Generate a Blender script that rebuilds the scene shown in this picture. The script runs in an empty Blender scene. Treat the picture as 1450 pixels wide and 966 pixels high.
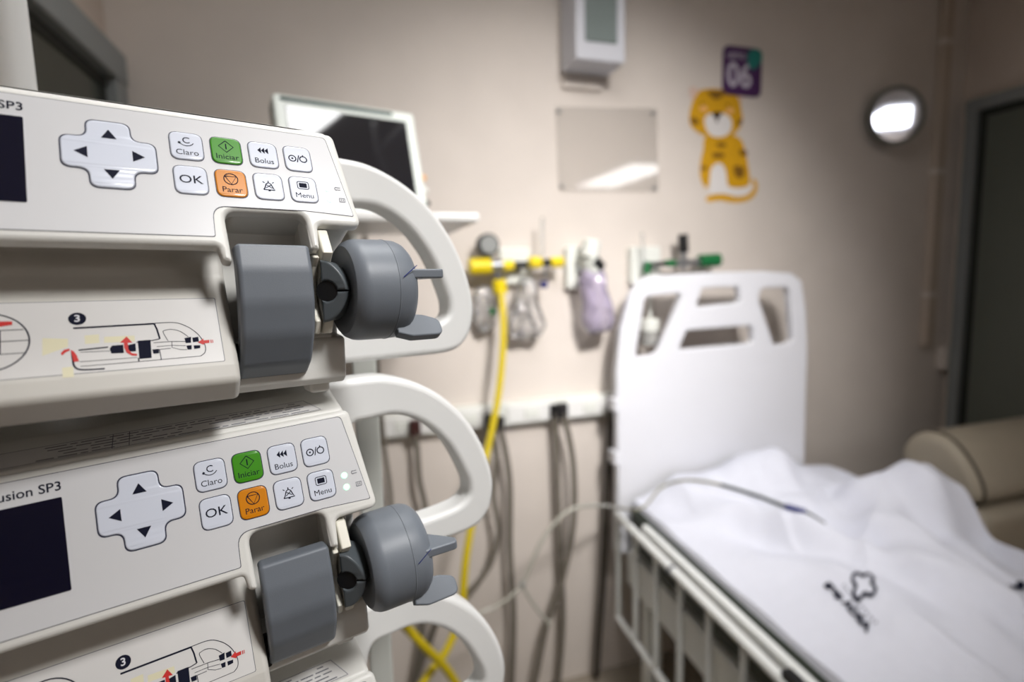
import bpy, bmesh, math, random
from mathutils import Matrix, Vector, noise as mnoise
random.seed(7)
SC = bpy.context.scene
COL = SC.collection
# ------------------------------------------------------------------ camera
FPX = 770.0
CAM = Vector((0, 0, 1.72))
_up = Vector((-.025, -.993, -.115)).normalized()          # world up seen in (right, down, forward)
_yd = Vector((480 - 725.0, 0, FPX)); _yd.y = -(_yd.x * _up.x + _yd.z * _up.z) / _up.y; _yd.normalize()
_xd = _yd.cross(_up)
_xd = Vector((_yd.y*_up.z-_yd.z*_up.y, _yd.z*_up.x-_yd.x*_up.z, _yd.x*_up.y-_yd.y*_up.x))
WR = Matrix((_xd, _yd, _up))                               # cam -> world
cd = bpy.data.cameras.new('camera'); cam = bpy.data.objects.new('camera', cd); COL.objects.link(cam)
cd.sensor_width = 36; cd.sensor_fit = 'HORIZONTAL'; cd.lens = FPX / 1450 * 36
r_ = WR @ Vector((1, 0, 0)); u_ = WR @ Vector((0, -1, 0)); b_ = WR @ Vector((0, 0, -1))
cam.matrix_world = Matrix(((r_.x, u_.x, b_.x, CAM.x), (r_.y, u_.y, b_.y, CAM.y), (r_.z, u_.z, b_.z, CAM.z), (0, 0, 0, 1)))
cd.clip_start = .02
cd.dof.use_dof = True; cd.dof.focus_distance = .25; cd.dof.aperture_fstop = 4.8
SC.camera = cam
# ------------------------------------------------------------------ world, exposure, lamps
SC.view_settings.view_transform = 'Standard'; SC.view_settings.look = 'None'
SC.view_settings.gamma = 1; SC.view_settings.use_curve_mapping = False
SC.view_settings.exposure = 0.33
wd = bpy.data.worlds.new('world'); SC.world = wd; wd.use_nodes = True
wd.node_tree.nodes['Background'].inputs[0].default_value = (.8, .85, 1, 1)
wd.node_tree.nodes['Background'].inputs[1].default_value = .03
def area(name, loc, target, size, power, color=(1, 1, 1), spread=180):
    l = bpy.data.lights.new(name, 'AREA'); l.shape = 'RECTANGLE'; l.size, l.size_y = size
    l.energy = power; l.color = color; l.spread = math.radians(spread)
    o = bpy.data.objects.new(name, l); COL.objects.link(o); o.location = loc
    o.rotation_euler = (Vector(target) - Vector(loc)).to_track_quat('-Z', 'Y').to_euler()
    return o
area('added_spot_bed', (.95, 1.6, 3.0), (1.1, 1.38, .9), (.4, .3), .35, (.96, .98, 1), 46)  # added light on the head of the bed, no fixture modelled
area('added_spot_wall', (.78, -.3, 3.0), (.92, 2.0, 1.32), (.4, .3), 10.6, (1, .968, .945), 64)  # added narrow beam: pool of light on the wall, darker towards its edges
area('added_spot_pumps', (.62, -.5, 2.75), (.085, .36, 1.62), (.3, .3), .76, (1, .99, .98), 34)  # added to brighten the pump handles, fading towards the left ends

# ------------------------------------------------------------------ helpers
def s2l(c):
    c = c / 255.0
    return c / 12.92 if c <= .04045 else ((c + .055) / 1.055) ** 2.4
def mat(name, rgb, rough=.5, metal=0, trans=0, emit=0, alpha=1, coat=0, noise=0, nscale=40, bump=0, bscale=300, ior=1.45, spec=None):
    m = bpy.data.materials.new(name); m.use_nodes = True; nt = m.node_tree; p = nt.nodes['Principled BSDF']
    col = tuple(s2l(c) for c in rgb) + (1,)
    p.inputs['Base Color'].default_value = col; p.inputs['Roughness'].default_value = rough
    p.inputs['Metallic'].default_value = metal; p.inputs['Transmission Weight'].default_value = trans
    p.inputs['IOR'].default_value = ior; p.inputs['Alpha'].default_value = alpha; p.inputs['Coat Weight'].default_value = coat
    if spec is not None: p.inputs['Specular IOR Level'].default_value = spec
    if emit: p.inputs['Emission Color'].default_value = col; p.inputs['Emission Strength'].default_value = emit
    if noise or bump:
        tc = nt.nodes.new('ShaderNodeTexCoord')
        if noise:
            n = nt.nodes.new('ShaderNodeTexNoise'); n.inputs['Scale'].default_value = nscale; n.inputs['Detail'].default_value = 5
            nt.links.new(tc.outputs['Object'], n.inputs['Vector'])
            r = nt.nodes.new('ShaderNodeValToRGB')
            r.color_ramp.elements[0].position = .3; r.color_ramp.elements[1].position = .7
            r.color_ramp.elements[0].color = tuple(c * (1 - noise) for c in col[:3]) + (1,); r.color_ramp.elements[1].color = col
            nt.links.new(n.outputs['Fac'], r.inputs[0]); nt.links.new(r.outputs[0], p.inputs['Base Color'])
        if bump:
            n2 = nt.nodes.new('ShaderNodeTexNoise'); n2.inputs['Scale'].default_value = bscale
            nt.links.new(tc.outputs['Object'], n2.inputs['Vector'])
            b = nt.nodes.new('ShaderNodeBump'); b.inputs['Strength'].default_value = bump; b.inputs['Distance'].default_value = .001
            nt.links.new(n2.outputs['Fac'], b.inputs['Height']); nt.links.new(b.outputs[0], p.inputs['Normal'])
    return m
def finish(me, angle=35):
    me.shade_smooth(); me.set_sharp_from_angle(angle=math.radians(angle))
def obj(name, me, m, parent=None, mw=None):
    if isinstance(me, bmesh.types.BMesh):
        bm = me; me = bpy.data.meshes.new(name); bmesh.ops.recalc_face_normals(bm, faces=bm.faces); bm.to_mesh(me); bm.free(); finish(me)
    if m and not me.materials: me.materials.append(m)
    o = bpy.data.objects.new(name, me); COL.objects.link(o)
    if parent: o.parent = parent
    if mw is not None: o.matrix_local = mw
    if len(me.polygons) > 5:
        wn = o.modifiers.new('normals', 'WEIGHTED_NORMAL'); wn.keep_sharp = True; wn.weight = 100
    return o
def tag(o, label=None, cat=None, group=None, kind=None):
    if label: o['label'] = label
    if cat: o['category'] = cat
    if group: o['group'] = group
    if kind: o['kind'] = kind
    return o
def thing(name, label, cat, mw=None, loc=None, group=None):
    o = bpy.data.objects.new(name, None); COL.objects.link(o); o.empty_display_size = .05
    if mw is not None: o.matrix_world = mw
    if loc is not None: o.location = loc
    return tag(o, label, cat, group)
def part(o, label): o['label'] = label; return o
def copy_tree(o, parent=None):
    c = o.copy(); COL.objects.link(c)
    if parent: c.parent = parent
    for ch in list(o.children): copy_tree(ch, c)
    return c
def rpoly(pts, r, n=6):
    """rounded closed polygon; r a number or a list"""
    out = []; N = len(pts)
    for i in range(N):
        p = Vector(pts[i]); a = Vector(pts[i - 1]); b = Vector(pts[(i + 1) % N])
        ri = r[i] if isinstance(r, (list, tuple)) else r
        da, db = (a - p), (b - p); la, lb = da.length, db.length
        if ri <= 0: out.append(tuple(p)); continue
        da /= la; db /= lb; ang = da.angle(db)
        t = min(ri / math.tan(ang / 2), la * .49, lb * .49)
        p0, p1 = p + da * t, p + db * t
        for k in range(n + 1):
            s = k / n; out.append(tuple(p0 * (1 - s) ** 2 + p * 2 * s * (1 - s) + p1 * s * s))
    return out
def rrect(x0, y0, x1, y1, r, n=6): return rpoly([(x0, y0), (x1, y0), (x1, y1), (x0, y1)], r, n)
def circ(cx, cy, r, n=32, ry=None): return [(cx + r * math.cos(2 * math.pi * k / n), cy + (ry or r) * math.sin(2 * math.pi * k / n)) for k in range(n)]
def smooth(pts, n=6, closed=False):
    P = [Vector(p) for p in pts]; N = len(P); out = []
    rng = range(N if closed else N - 1)
    for i in rng:
        if closed: a, b, c, d = P[i - 1], P[i], P[(i + 1) % N], P[(i + 2) % N]
        else: a, b, c, d = P[max(i - 1, 0)], P[i], P[i + 1], P[min(i + 2, N - 1)]
        for k in range(n):
            t = k / n
            out.append(tuple(.5 * ((2 * b) + (c - a) * t + (2 * a - 5 * b + 4 * c - d) * t * t + (3 * b - a - 3 * c + d) * t ** 3)))
    if not closed: out.append(tuple(P[-1]))
    return out
def flat2d(outlines, ext=0, bev=0, res=2, mw=None, angle=35):
    """filled outlines (first is the rim, others holes or more islands) -> mesh in XY, thickness 2*ext along Z"""
    cu = bpy.data.curves.new('c', 'CURVE'); cu.dimensions = '2D'; cu.fill_mode = 'BOTH'
    cu.extrude = max(ext - bev, 0); cu.bevel_depth = bev; cu.bevel_resolution = res; cu.offset = -bev
    for ol in outlines:
        s = cu.splines.new('POLY'); s.points.add(len(ol) - 1); s.use_cyclic_u = True
        for i, p in enumerate(ol): s.points[i].co = (p[0], p[1], 0, 1)
    o = bpy.data.objects.new('t', cu)
    me = bpy.data.meshes.new_from_object(o); bpy.data.objects.remove(o); bpy.data.curves.remove(cu)
    if mw is not None: me.transform(mw)
    bm = bmesh.new(); bm.from_mesh(me); bmesh.ops.remove_doubles(bm, verts=bm.verts, dist=1e-7); bm.to_mesh(me); bm.free()
    me.materials.clear(); finish(me, angle); return me
def textmesh(s, size, mw=None, align='CENTER', bold=0, sx=1.0, res=3):
    cu = bpy.data.curves.new('f', 'FONT'); cu.body = s; cu.size = size; cu.align_x = align; cu.align_y = 'CENTER'
    cu.offset = bold; cu.resolution_u = res
    o = bpy.data.objects.new('t', cu); me = bpy.data.meshes.new_from_object(o); bpy.data.objects.remove(o); bpy.data.curves.remove(cu)
    me.transform(Matrix.Diagonal((sx, 1, 1, 1)))
    if mw is not None: me.transform(mw)
    me.materials.clear(); return me
def ribbons(lines, w):
    """flat strokes in XY"""
    bm = bmesh.new()
    for ln in lines:
        pts = [Vector((p[0], p[1])) for p in ln]; ww = ln[0][2] if len(ln[0]) > 2 else w; prev = None
        for i, p in enumerate(pts):
            d = (pts[min(i + 1, len(pts) - 1)] - pts[max(i - 1, 0)]).normalized(); nn = Vector((-d.y, d.x)) * ww / 2
            a, b = bm.verts.new((p.x + nn.x, p.y + nn.y, 0)), bm.verts.new((p.x - nn.x, p.y - nn.y, 0))
            if prev: bm.faces.new((prev[1], b, a, prev[0]))
            prev = (a, b)
    return bm
def polys(pl):
    bm = bmesh.new()
    for p in pl: bm.faces.new([bm.verts.new((q[0], q[1], 0)) for q in p])
    return bm
def bm_mesh(bm, mw=None, name='m'):
    me = bpy.data.meshes.new(name); bm.to_mesh(me); bm.free()
    if mw is not None: me.transform(mw)
    return me
def joinm(meshes):
    bm = bmesh.new()
    for me in meshes: bm.from_mesh(me)
    return bm_mesh(bm)
def tube(pts, r, n=10, sm=6, cap=True):
    P = [Vector(p) for p in (smooth(pts, sm) if sm else pts)]
    bm = bmesh.new(); rings = []
    t0 = (P[1] - P[0]).normalized(); ref = Vector((0, 0, 1)) if abs(t0.z) < .9 else Vector((1, 0, 0))
    nrm = t0.cross(ref).normalized()
    for i, p in enumerate(P):
        t = (P[min(i + 1, len(P) - 1)] - P[max(i - 1, 0)]).normalized()
        nrm = (nrm - t * nrm.dot(t)).normalized(); bi = t.cross(nrm)
        rr = r[min(int(i / max(sm, 1)), len(r) - 1)] if isinstance(r, (list, tuple)) else r
        rings.append([bm.verts.new(p + nrm * rr * math.cos(2 * math.pi * k / n) + bi * rr * math.sin(2 * math.pi * k / n)) for k in range(n)])
    for a, b in zip(rings, rings[1:]):
        for k in range(n): bm.faces.new((a[k], a[(k + 1) % n], b[(k + 1) % n], b[k]))
    if cap: bm.faces.new(rings[0][::-1]); bm.faces.new(rings[-1])
    return bm
def lathe(prof, n=32, axis='x', org=(0, 0, 0)):
    """prof: (along, radius)"""
    bm = bmesh.new(); rings = []
    for a, r in prof:
        ring = []
        for k in range(n):
            c, s = r * math.cos(2 * math.pi * k / n), r * math.sin(2 * math.pi * k / n)
            v = {'x': (a, c, s), 'y': (c, a, s), 'z': (c, s, a)}[axis]
            ring.append(bm.verts.new(Vector(v) + Vector(org)))
        rings.append(ring)
    for a, b in zip(rings, rings[1:]):
        for k in range(n): bm.faces.new((a[k], a[(k + 1) % n], b[(k + 1) % n], b[k]))
    bm.faces.new(rings[0][::-1]); bm.faces.new(rings[-1])
    return bm
def box(x0, y0, z0, x1, y1, z1, bev=0, seg=2, bm=None):
    own = bm is None; bm = bm or bmesh.new(); v = [bm.verts.new((x, y, z)) for z in (z0, z1) for x, y in ((x0, y0), (x1, y0), (x1, y1), (x0, y1))]
    fs = [bm.faces.new([v[i] for i in f]) for f in ((3, 2, 1, 0), (4, 5, 6, 7), (0, 1, 5, 4), (1, 2, 6, 5), (2, 3, 7, 6), (3, 0, 4, 7))]
    if bev: bmesh.ops.bevel(bm, geom=list({e for f in fs for e in f.edges}), offset=bev, segments=seg, profile=.5, affect='EDGES')
    return bm
MM = Matrix.Scale(.001, 4)
YZX = Matrix(((0, 0, 1, 0), (1, 0, 0, 0), (0, 1, 0, 0), (0, 0, 0, 1)))      # 2d (y,z) profile extruded along x
XZY = Matrix(((1, 0, 0, 0), (0, 0, -1, 0), (0, 1, 0, 0), (0, 0, 0, 1)))     # 2d (x,z) outline, thickness along y, front to -y
def T(x, y, z): return Matrix.Translation((x, y, z))
def ray(px, py): return WR @ Vector(((px - 725) / FPX, (py - 483) / FPX, 1))
def A(px, py, Y):                                                           # a point of the photograph on the vertical plane y = Y
    d = ray(px, py); return CAM + d * ((Y - CAM.y) / d.y)
def AX(px, py, X):
    d = ray(px, py); return CAM + d * ((X - CAM.x) / d.x)
def AZ(px, py, Z):
    d = ray(px, py); return CAM + d * ((Z - CAM.z) / d.z)
# ------------------------------------------------------------------ materials
M_ = {}
def reg(k, *a, **kw): M_[k] = mat(k, *a, **kw)
reg('conduit_shaded', (190, 176, 162), .6, noise=.04, nscale=10)  # wall colour taken darker to put shade on the conduit
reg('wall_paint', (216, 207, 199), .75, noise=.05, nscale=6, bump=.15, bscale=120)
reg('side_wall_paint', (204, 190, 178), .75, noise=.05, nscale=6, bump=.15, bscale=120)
reg('ceiling_paint', (215, 212, 206), .8, noise=.03, nscale=5)
reg('floor_vinyl', (150, 140, 126), .45, noise=.12, nscale=12)
reg('pump_white', (226, 225, 220), .38, noise=.03, nscale=25, bump=.04, bscale=1500)
reg('pump_trough', (214, 211, 204), .45, noise=.05, nscale=30)
reg('membrane', (214, 214, 216), .32, noise=.02, nscale=30)
reg('rib_ivory', (236, 232, 218), .4, noise=.03, nscale=40)
reg('membrane_line', (70, 72, 84), .5)
reg('key_face', (216, 221, 234), .28, coat=.2)
reg('key_line', (38, 42, 66), .45)
reg('key_green', (62, 142, 14), .3, coat=.2)
reg('key_orange', (212, 130, 4), .3, coat=.2)
reg('ink', (20, 23, 42), .7, spec=.15)
reg('ink_grey', (96, 98, 108), .5)
reg('ink_red', (206, 40, 34), .5)
reg('ink_white', (222, 222, 228), .5)
reg('label_white', (224, 222, 220), .35, noise=.03, nscale=60)
reg('stain_yellow', (228, 222, 190), .5)
reg('lcd', (14, 14, 34), .16, coat=.4)
reg('led', (165, 250, 200), .4, emit=1.5)
reg('grey_plastic', (112, 118, 126), .42, noise=.06, nscale=60, bump=.06, bscale=2500)
reg('grey_plastic_dark', (84, 90, 94), .36, noise=.05, nscale=60)
reg('black_plastic', (16, 16, 18), .5, noise=.1, nscale=50)
reg('handle_white', (232, 232, 230), .4, noise=.02, nscale=25)
reg('pen_blue', (40, 52, 120), .5)
reg('monitor_white', (222, 228, 222), .4, noise=.03, nscale=20)
reg('screen_black', (22, 22, 28), .05, coat=1, ior=1.8)
reg('monitor_teal', (18, 58, 56), .7)
reg('white_enamel', (228, 228, 226), .35, noise=.03, nscale=12)
reg('post_grey', (196, 198, 192), .4, noise=.04, nscale=20)
reg('steel', (170, 172, 176), .3, metal=.9, noise=.1, nscale=50)
reg('yellow_plastic', (232, 206, 16), .4, noise=.05, nscale=60)
reg('yellow_hose', (214, 190, 20), .45, noise=.06, nscale=60)
reg('green_plastic', (20, 104, 56), .4, noise=.05, nscale=60)
reg('blue_plastic', (26, 34, 104), .4)
reg('gauge_face', (150, 152, 150), .25, coat=.5)
reg('clear_plastic', (236, 238, 236), .12, trans=.82, ior=1.2, noise=.02)
reg('bag_film', (236, 234, 236), .25, trans=.6, ior=1.15)
reg('purple_liquid', (186, 172, 206), .25, trans=.35, ior=1.2, noise=.15, nscale=20)
reg('outlet_white', (222, 224, 218), .45, noise=.02)
reg('cord_grey', (112, 106, 96), .55, noise=.08, nscale=40)
reg('cord_dark', (58, 52, 46), .55, noise=.1, nscale=40)
reg('plug_black', (26, 24, 26), .5)
reg('plug_red', (58, 26, 24), .5)
reg('bed_plastic', (222, 223, 229), .4, noise=.02, nscale=10)
reg('bed_enamel', (234, 236, 234), .35, noise=.04, nscale=14)
reg('mattress_shade', (46, 54, 46), .5, noise=.1, nscale=20)  # dark green stands in for the shadow along the mattress side
reg('linen', (218, 220, 231), .85, noise=.03, nscale=30, bump=.25, bscale=900)
reg('pillow_cotton', (232, 234, 240), .85, noise=.02, nscale=30, bump=.2, bscale=900)
reg('tube_beige', (196, 194, 178), .35, trans=.3)
reg('tube_dark', (52, 58, 52), .4)
reg('beige_leather', (178, 168, 150), .45, noise=.06, nscale=20, bump=.2, bscale=300)
reg('leather_seam', (70, 64, 54), .6)
reg('door_leaf', (96, 100, 92), .4, noise=.06, nscale=4)
reg('door_frame', (134, 138, 138), .45, noise=.04, nscale=10)
reg('door_gasket', (34, 36, 32), .6)
reg('dark_glass', (46, 50, 40), .2, noise=.05, nscale=3)
reg('acrylic', (250, 248, 244), .06, trans=.9, ior=1.3)
reg('mirror', (225, 228, 240), .05, metal=1)
reg('lamp_rim', (120, 122, 118), .35, metal=.6)
reg('sign_purple', (72, 34, 88), .4, noise=.05)
reg('sign_teal', (36, 128, 120), .4)
reg('sign_text', (200, 192, 208), .5)
reg('decal_yellow', (214, 160, 8), .5, noise=.08, nscale=30)
reg('decal_dark', (126, 88, 14), .5)
reg('decal_white', (226, 222, 220), .5)
reg('decal_pink', (214, 186, 172), .5)
reg('decal_black', (42, 26, 22), .5)
reg('box_grey', (118, 128, 126), .3, noise=.08, nscale=8)
reg('lamp_glow', (255, 255, 255), .4, emit=7.5)
reg('orange_plastic', (236, 176, 110), .5)

def thin(name, rgb, fac, rough, refl=1.45):
    m = bpy.data.materials.new(name); m.use_nodes = True; nt = m.node_tree; nt.nodes.clear()
    out = nt.nodes.new('ShaderNodeOutputMaterial'); mix = nt.nodes.new('ShaderNodeMixShader'); mix2 = nt.nodes.new('ShaderNodeMixShader')
    tr = nt.nodes.new('ShaderNodeBsdfTransparent'); df = nt.nodes.new('ShaderNodeBsdfDiffuse'); gl = nt.nodes.new('ShaderNodeBsdfGlossy'); fr = nt.nodes.new('ShaderNodeFresnel')
    df.inputs[0].default_value = tuple(s2l(c) for c in rgb) + (1,); tr.inputs[0].default_value = (.99, .99, .99, 1); gl.inputs['Roughness'].default_value = rough; fr.inputs[0].default_value = refl
    mix.inputs[0].default_value = fac
    nt.links.new(tr.outputs[0], mix.inputs[1]); nt.links.new(df.outputs[0], mix.inputs[2])
    nt.links.new(fr.outputs[0], mix2.inputs[0]); nt.links.new(mix.outputs[0], mix2.inputs[1]); nt.links.new(gl.outputs[0], mix2.inputs[2]); nt.links.new(mix2.outputs[0], out.inputs[0])
    M_[name] = m
thin('acrylic', (196, 190, 182), .10, .04, 1.5)
thin('bag_film', (240, 240, 242), .13, .15, 1.6)
thin('clear_plastic', (225, 228, 226), .3, .1)
thin('purple_liquid', (196, 184, 212), .5, .15, 1.5)
thin('tube_beige', (214, 212, 200), .55, .15)
# ------------------------------------------------------------------ the room
WY, LX, RX, CZ = 2.0, -.62, 3.0, 3.1
def struct(name, bm, m, parent=None):
    o = obj(name, bm, m, parent)
    if not parent: o['kind'] = 'structure'
    return o
struct('wall_back', box(LX - .1, WY, 0, RX + .1, WY + .1, CZ), M_['wall_paint'])
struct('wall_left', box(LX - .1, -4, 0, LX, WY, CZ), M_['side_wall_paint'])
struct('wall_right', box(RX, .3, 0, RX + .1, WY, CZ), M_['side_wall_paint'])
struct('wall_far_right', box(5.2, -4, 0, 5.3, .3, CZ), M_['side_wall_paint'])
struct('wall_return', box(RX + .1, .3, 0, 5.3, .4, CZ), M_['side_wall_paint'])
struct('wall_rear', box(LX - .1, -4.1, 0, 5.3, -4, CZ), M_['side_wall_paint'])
struct('floor', box(LX - .1, -4.1, -.1, 5.3, WY + .1, 0), M_['floor_vinyl'])
struct('ceiling', box(LX - .1, -4.1, CZ, 5.3, WY + .1, CZ + .1), M_['ceiling_paint'])
def side_door(name, x, sgn, y0, y1, ztop, wj, leafm, fm):
    """door on a side wall: sgn=+1 stands proud towards +x; y1 is the far jamb"""
    d = tag(bpy.data.objects.new(name, None), kind='structure'); COL.objects.link(d)
    def b(a0, b0, c0, a1, b1, c1, bev=.004): return box(min(x + sgn * a0, x + sgn * a1), b0, c0, max(x + sgn * a0, x + sgn * a1), b1, c1, bev, 1)
    obj('door_jamb', b(0, y1 - wj, 0, .05, y1, ztop), fm, d)
    obj('door_jamb', b(0, y0, 0, .05, y0 + wj, ztop), fm, d)
    obj('door_head', b(0, y0, ztop - wj, .055, y1, ztop + .005), fm, d)
    obj('door_leaf', b(0, y0 + wj + .025, .01, .018, y1 - wj - .025, ztop - wj - .025, .002), leafm, d)
    bm = b(0, y0 + wj, ztop - wj - .03, .024, y1 - wj, ztop - wj, .001)
    for yy in (y0 + wj, y1 - wj - .03): 
        bm2 = b(0, yy, 0, .022, yy + .03, ztop - wj - .03, .001); me = bm_mesh(bm2); bm.from_mesh(me)
    obj('door_gasket', bm, M_['door_gasket'], d)
    return d
dl = side_door('door_1', LX, 1, .55, 1.97, 2.40, .085, M_['dark_glass'], M_['door_frame'])
dr = side_door('door_2', RX, -1, .85, 1.955, 2.51, .05, M_['door_leaf'], M_['door_frame'])
# conduit running down the back wall into a socket box
ct = A(1339, 0, WY); cb = A(1328, 488, WY)
t = thing('cable_conduit', 'beige painted conduit running down the wall beside the right corner', 'conduit', loc=(ct.x - .01, WY - .02, cb.z))
obj('duct', box(-.03, -.015, 0, .03, .02, CZ - cb.z, .004, 1), M_['conduit_shaded'], t)
for k in (0.25, .85, 1.45): obj('clip', box(-.035, -.018, k, .035, .02, k + .025, .003, 1), M_['wall_paint'], t)
p = A(1336, 505, WY)
t = thing('socket_box', 'small beige wall socket box at the foot of the conduit', 'socket', loc=(p.x, WY, p.z))
obj('box', box(-.055, -.045, -.06, .05, 0, .06, .006, 2), M_['wall_paint'], t)
obj('cover', box(-.01, -.052, -.03, .042, -.045, .005, .003, 1), M_['outlet_white'], t)
obj('switch', box(.0, -.052, .02, .022, -.044, .042, .002, 1), M_['plug_red'], t)

# ------------------------------------------------------------------ the infusion pump
TAU = math.radians(23); sT, cT = math.sin(TAU), math.cos(TAU)
K = Matrix(((1, 0, 0, 0), (0, sT, -cT, 0), (0, cT, sT, 0), (0, 0, 0, 1)))               # keypad plane (a, b, out)
L = Matrix(((1, 0, 0, 0), (0, .512, -.859, -1.0), (0, .859, .512, -64.2), (0, 0, 0, 1)))  # tray label plane (a, up-slope, out)
PUMP1 = Matrix(((.9482, .3173, .0140, -.05782), (-.3176, .9478, .0279, .26643), (0, 0, 0, 0), (0, 0, 0, 1)))
def pm(rows, loc):
    m = Matrix([list(r) + [l] for r, l in zip(rows, loc)] + [[0, 0, 0, 1]])
    q = m.to_quaternion().to_matrix().to_4x4(); q.translation = Vector(loc) + Vector((0, 0, CAM.z)); return q
P1 = pm([[.9482, -.3176, .0044], [.3173, .9478, .0309], [-.014, -.0279, .9995]], (-.05782, .26643, .05821))
P2 = pm([[.9665, -.2542, -.0364], [.2526, .9666, -.0425], [.0459, .0319, .9984]], (-.05942, .26341, -.08362))
P3 = P2.copy(); P3.translation = Vector((-.0545, .262, CAM.z - .2292))
pump = thing('infusion_pump', 'topmost white syringe pump of the stack, keypad at the photo top left', 'syringe pump', mw=P1, group='stacked syringe pumps')
def pp(name, me, m, mw=None, parent=pump):
    """part of the pump given in millimetres"""
    if isinstance(me, bmesh.types.BMesh):
        if name not in FLATPRINT: bmesh.ops.recalc_face_normals(me, faces=me.faces)
        me = bm_mesh(me); finish(me)
    fl = name in FLATFACE
    if fl: me.shade_flat()
    if mw is not None: me.transform(mw)
    me.transform(MM); o = obj(name, me, M_[m], parent)
    if fl: o.modifiers.clear()
    if name in STUFF: o['kind'] = 'stuff'
    return o
STUFF = ('diagram_outline', 'diagram_blocks', 'diagram_arrows', 'diagram_tint', 'print_lines')
FLATFACE = ('membrane', 'membrane_edge', 'display', 'instruction_label', 'label_edge', 'warning_label', 'step_badge', 'key_outline', 'pad_outline')
FLATPRINT = STUFF + ('icon', 'symbol', 'arrow', 'pen_mark', 'diagram_circle')
XL = -185
def pcs(bm):
    bmesh.ops.recalc_face_normals(bm, faces=bm.faces); me = bm_mesh(bm); finish(me); return me
# keypad housing with the notch for the clamp
hs = rpoly([(XL, -46), (6.6, -46), (7.8, -52.6), (11.2, -53.2), (10.9, -40), (10.6, -29.2), (43.6, -28.6), (44.3, -46), (47.6, -46.3), (48.6, -33.5), (69.6, -33.5), (64.6, 17.5), (XL, 17.5)],
           [3, 2, 2, 2, 4, 5.5, 5, 1.2, 1.2, 3, 4, 4, 3])
pp('keypad_housing', flat2d([hs], 3.4, 2.2, 4, T(0, 0, -3.4)), 'pump_white', K)
pp('keypad_housing', flat2d([rpoly([(47.8, -31.5), (67, -31.5), (62.5, 14), (XL, 14), (XL, 0), (9, 0), (10, -12), (14.5, -27.6), (47.8, -27.6)], [3, 3, 3, 1, 1, 1, 1, 3, 1])], 16, 2, 3, T(0, 0, -18)), 'pump_white', K)
pp('notch_prong', flat2d([rpoly([(43.9, -45.8), (47.4, -45.8), (48.2, -24), (43.6, -24)], 1)], 7, 1.2, 3, T(0, 0, -8)), 'pump_white', K)
# body behind it
bd = rpoly([(8.5, 12), (9, 16.4), (34, 22.5), (97, 23.5), (97, -106), (10, -106), (10, -30), (8.5, 0)], [1, 2.5, 8, 4, 4, 3, 1, 1])
pp('body_shell', flat2d([bd], (63 - XL) / 2, 3, 4, YZX.inverted() @ T((63 + XL) / 2, 0, 0) @ YZX if False else None), 'pump_white', T((63 + XL) / 2, 0, 0) @ YZX)
# syringe tray with its sloping label face
tr = rpoly([(-17.3, -91.4), (-1, -64.4), (5, -54), (8, -44), (8, -38), (26, -38), (26, -107), (-12, -107), (-19.5, -98)], [3.5, 0, 8, 6, 0, 0, 0, 3, 4])
pp('syringe_tray', flat2d([tr], (11.5 - XL) / 2, 2.6, 4, None), 'pump_trough', T((11.5 + XL) / 2, 0, 0) @ YZX)
lo = rpoly([(-1.5, -84), (12, -82), (12, -107), (2, -107), (-1, -104)], [2.5, 0, 0, 2, 2])
pp('lower_block', flat2d([lo], 27, 2.2, 4, None), 'pump_white', T(35.5, 0, 0) @ YZX)
pp('foot', box(46, 6, -112, 56, 20, -105.5, 2, 3), 'pump_white')
pp('foot', box(-150, 6, -112, -138, 20, -105.5, 2, 3), 'pump_white')
# membrane with its dark edge line
def mem(o):
    return rpoly([(XL + 6, -42 - o), (5.9 + o, -42 - o), (6.4 + o, -27.6 - o), (44, -27.2 - o), (66.2 + o, -28.6 - o), (59.8 + o, 14.3 + o), (XL + 6, 14.3 + o)], [1, 1, 6, 1, .8, 2.5, 1])
pp('membrane_edge', flat2d([mem(.28)], .05, 0, 0, T(0, 0, .05)), 'membrane_line', K)
pp('membrane', flat2d([mem(0)], .1, 0, 0, T(0, 0, .1)), 'membrane', K)
# display
dsp = pp('display', flat2d([rrect(-140, -31.2, -51.4, 4.6, .6)], .2, .05, 1, T(0, 0, .2)), 'lcd', K)
pp('nameplate', textmesh('Infusion SP3', 5.0, T(-51.0, 8.9, .32), 'RIGHT', .06), 'ink', K)
# direction pad
def plus(R, w, ro, ri):
    pts = [(-w, -R), (w, -R), (w, -w), (R, -w), (R, w), (w, w), (w, R), (-w, R), (-w, w), (-R, w), (-R, -w), (-w, -w)]
    return rpoly(pts, [ro, ro, ri, ro, ro, ri, ro, ro, ri, ro, ro, ri])
DC = T(-26.3, -7.9, 0)
dp = pp('direction_pad', flat2d([plus(15.0, 6.9, 3.2, 3.6)], .6, .5, 3, DC @ T(0, 0, .1)), 'key_face', K)
pp('pad_outline', flat2d([plus(15.45, 7.35, 3.4, 3.4)], .08, 0, 0, DC @ T(0, 0, .2)), 'key_line', K, dp)
for ang in range(4):
    rr = Matrix.Rotation(ang * math.pi / 2, 4, 'Z')
    pp('arrow', polys([[(-2.5, -1.9), (2.5, -1.9), (0, 2.2)]]), 'ink', K @ DC @ rr @ T(0, 9.0, .76), dp)
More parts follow.
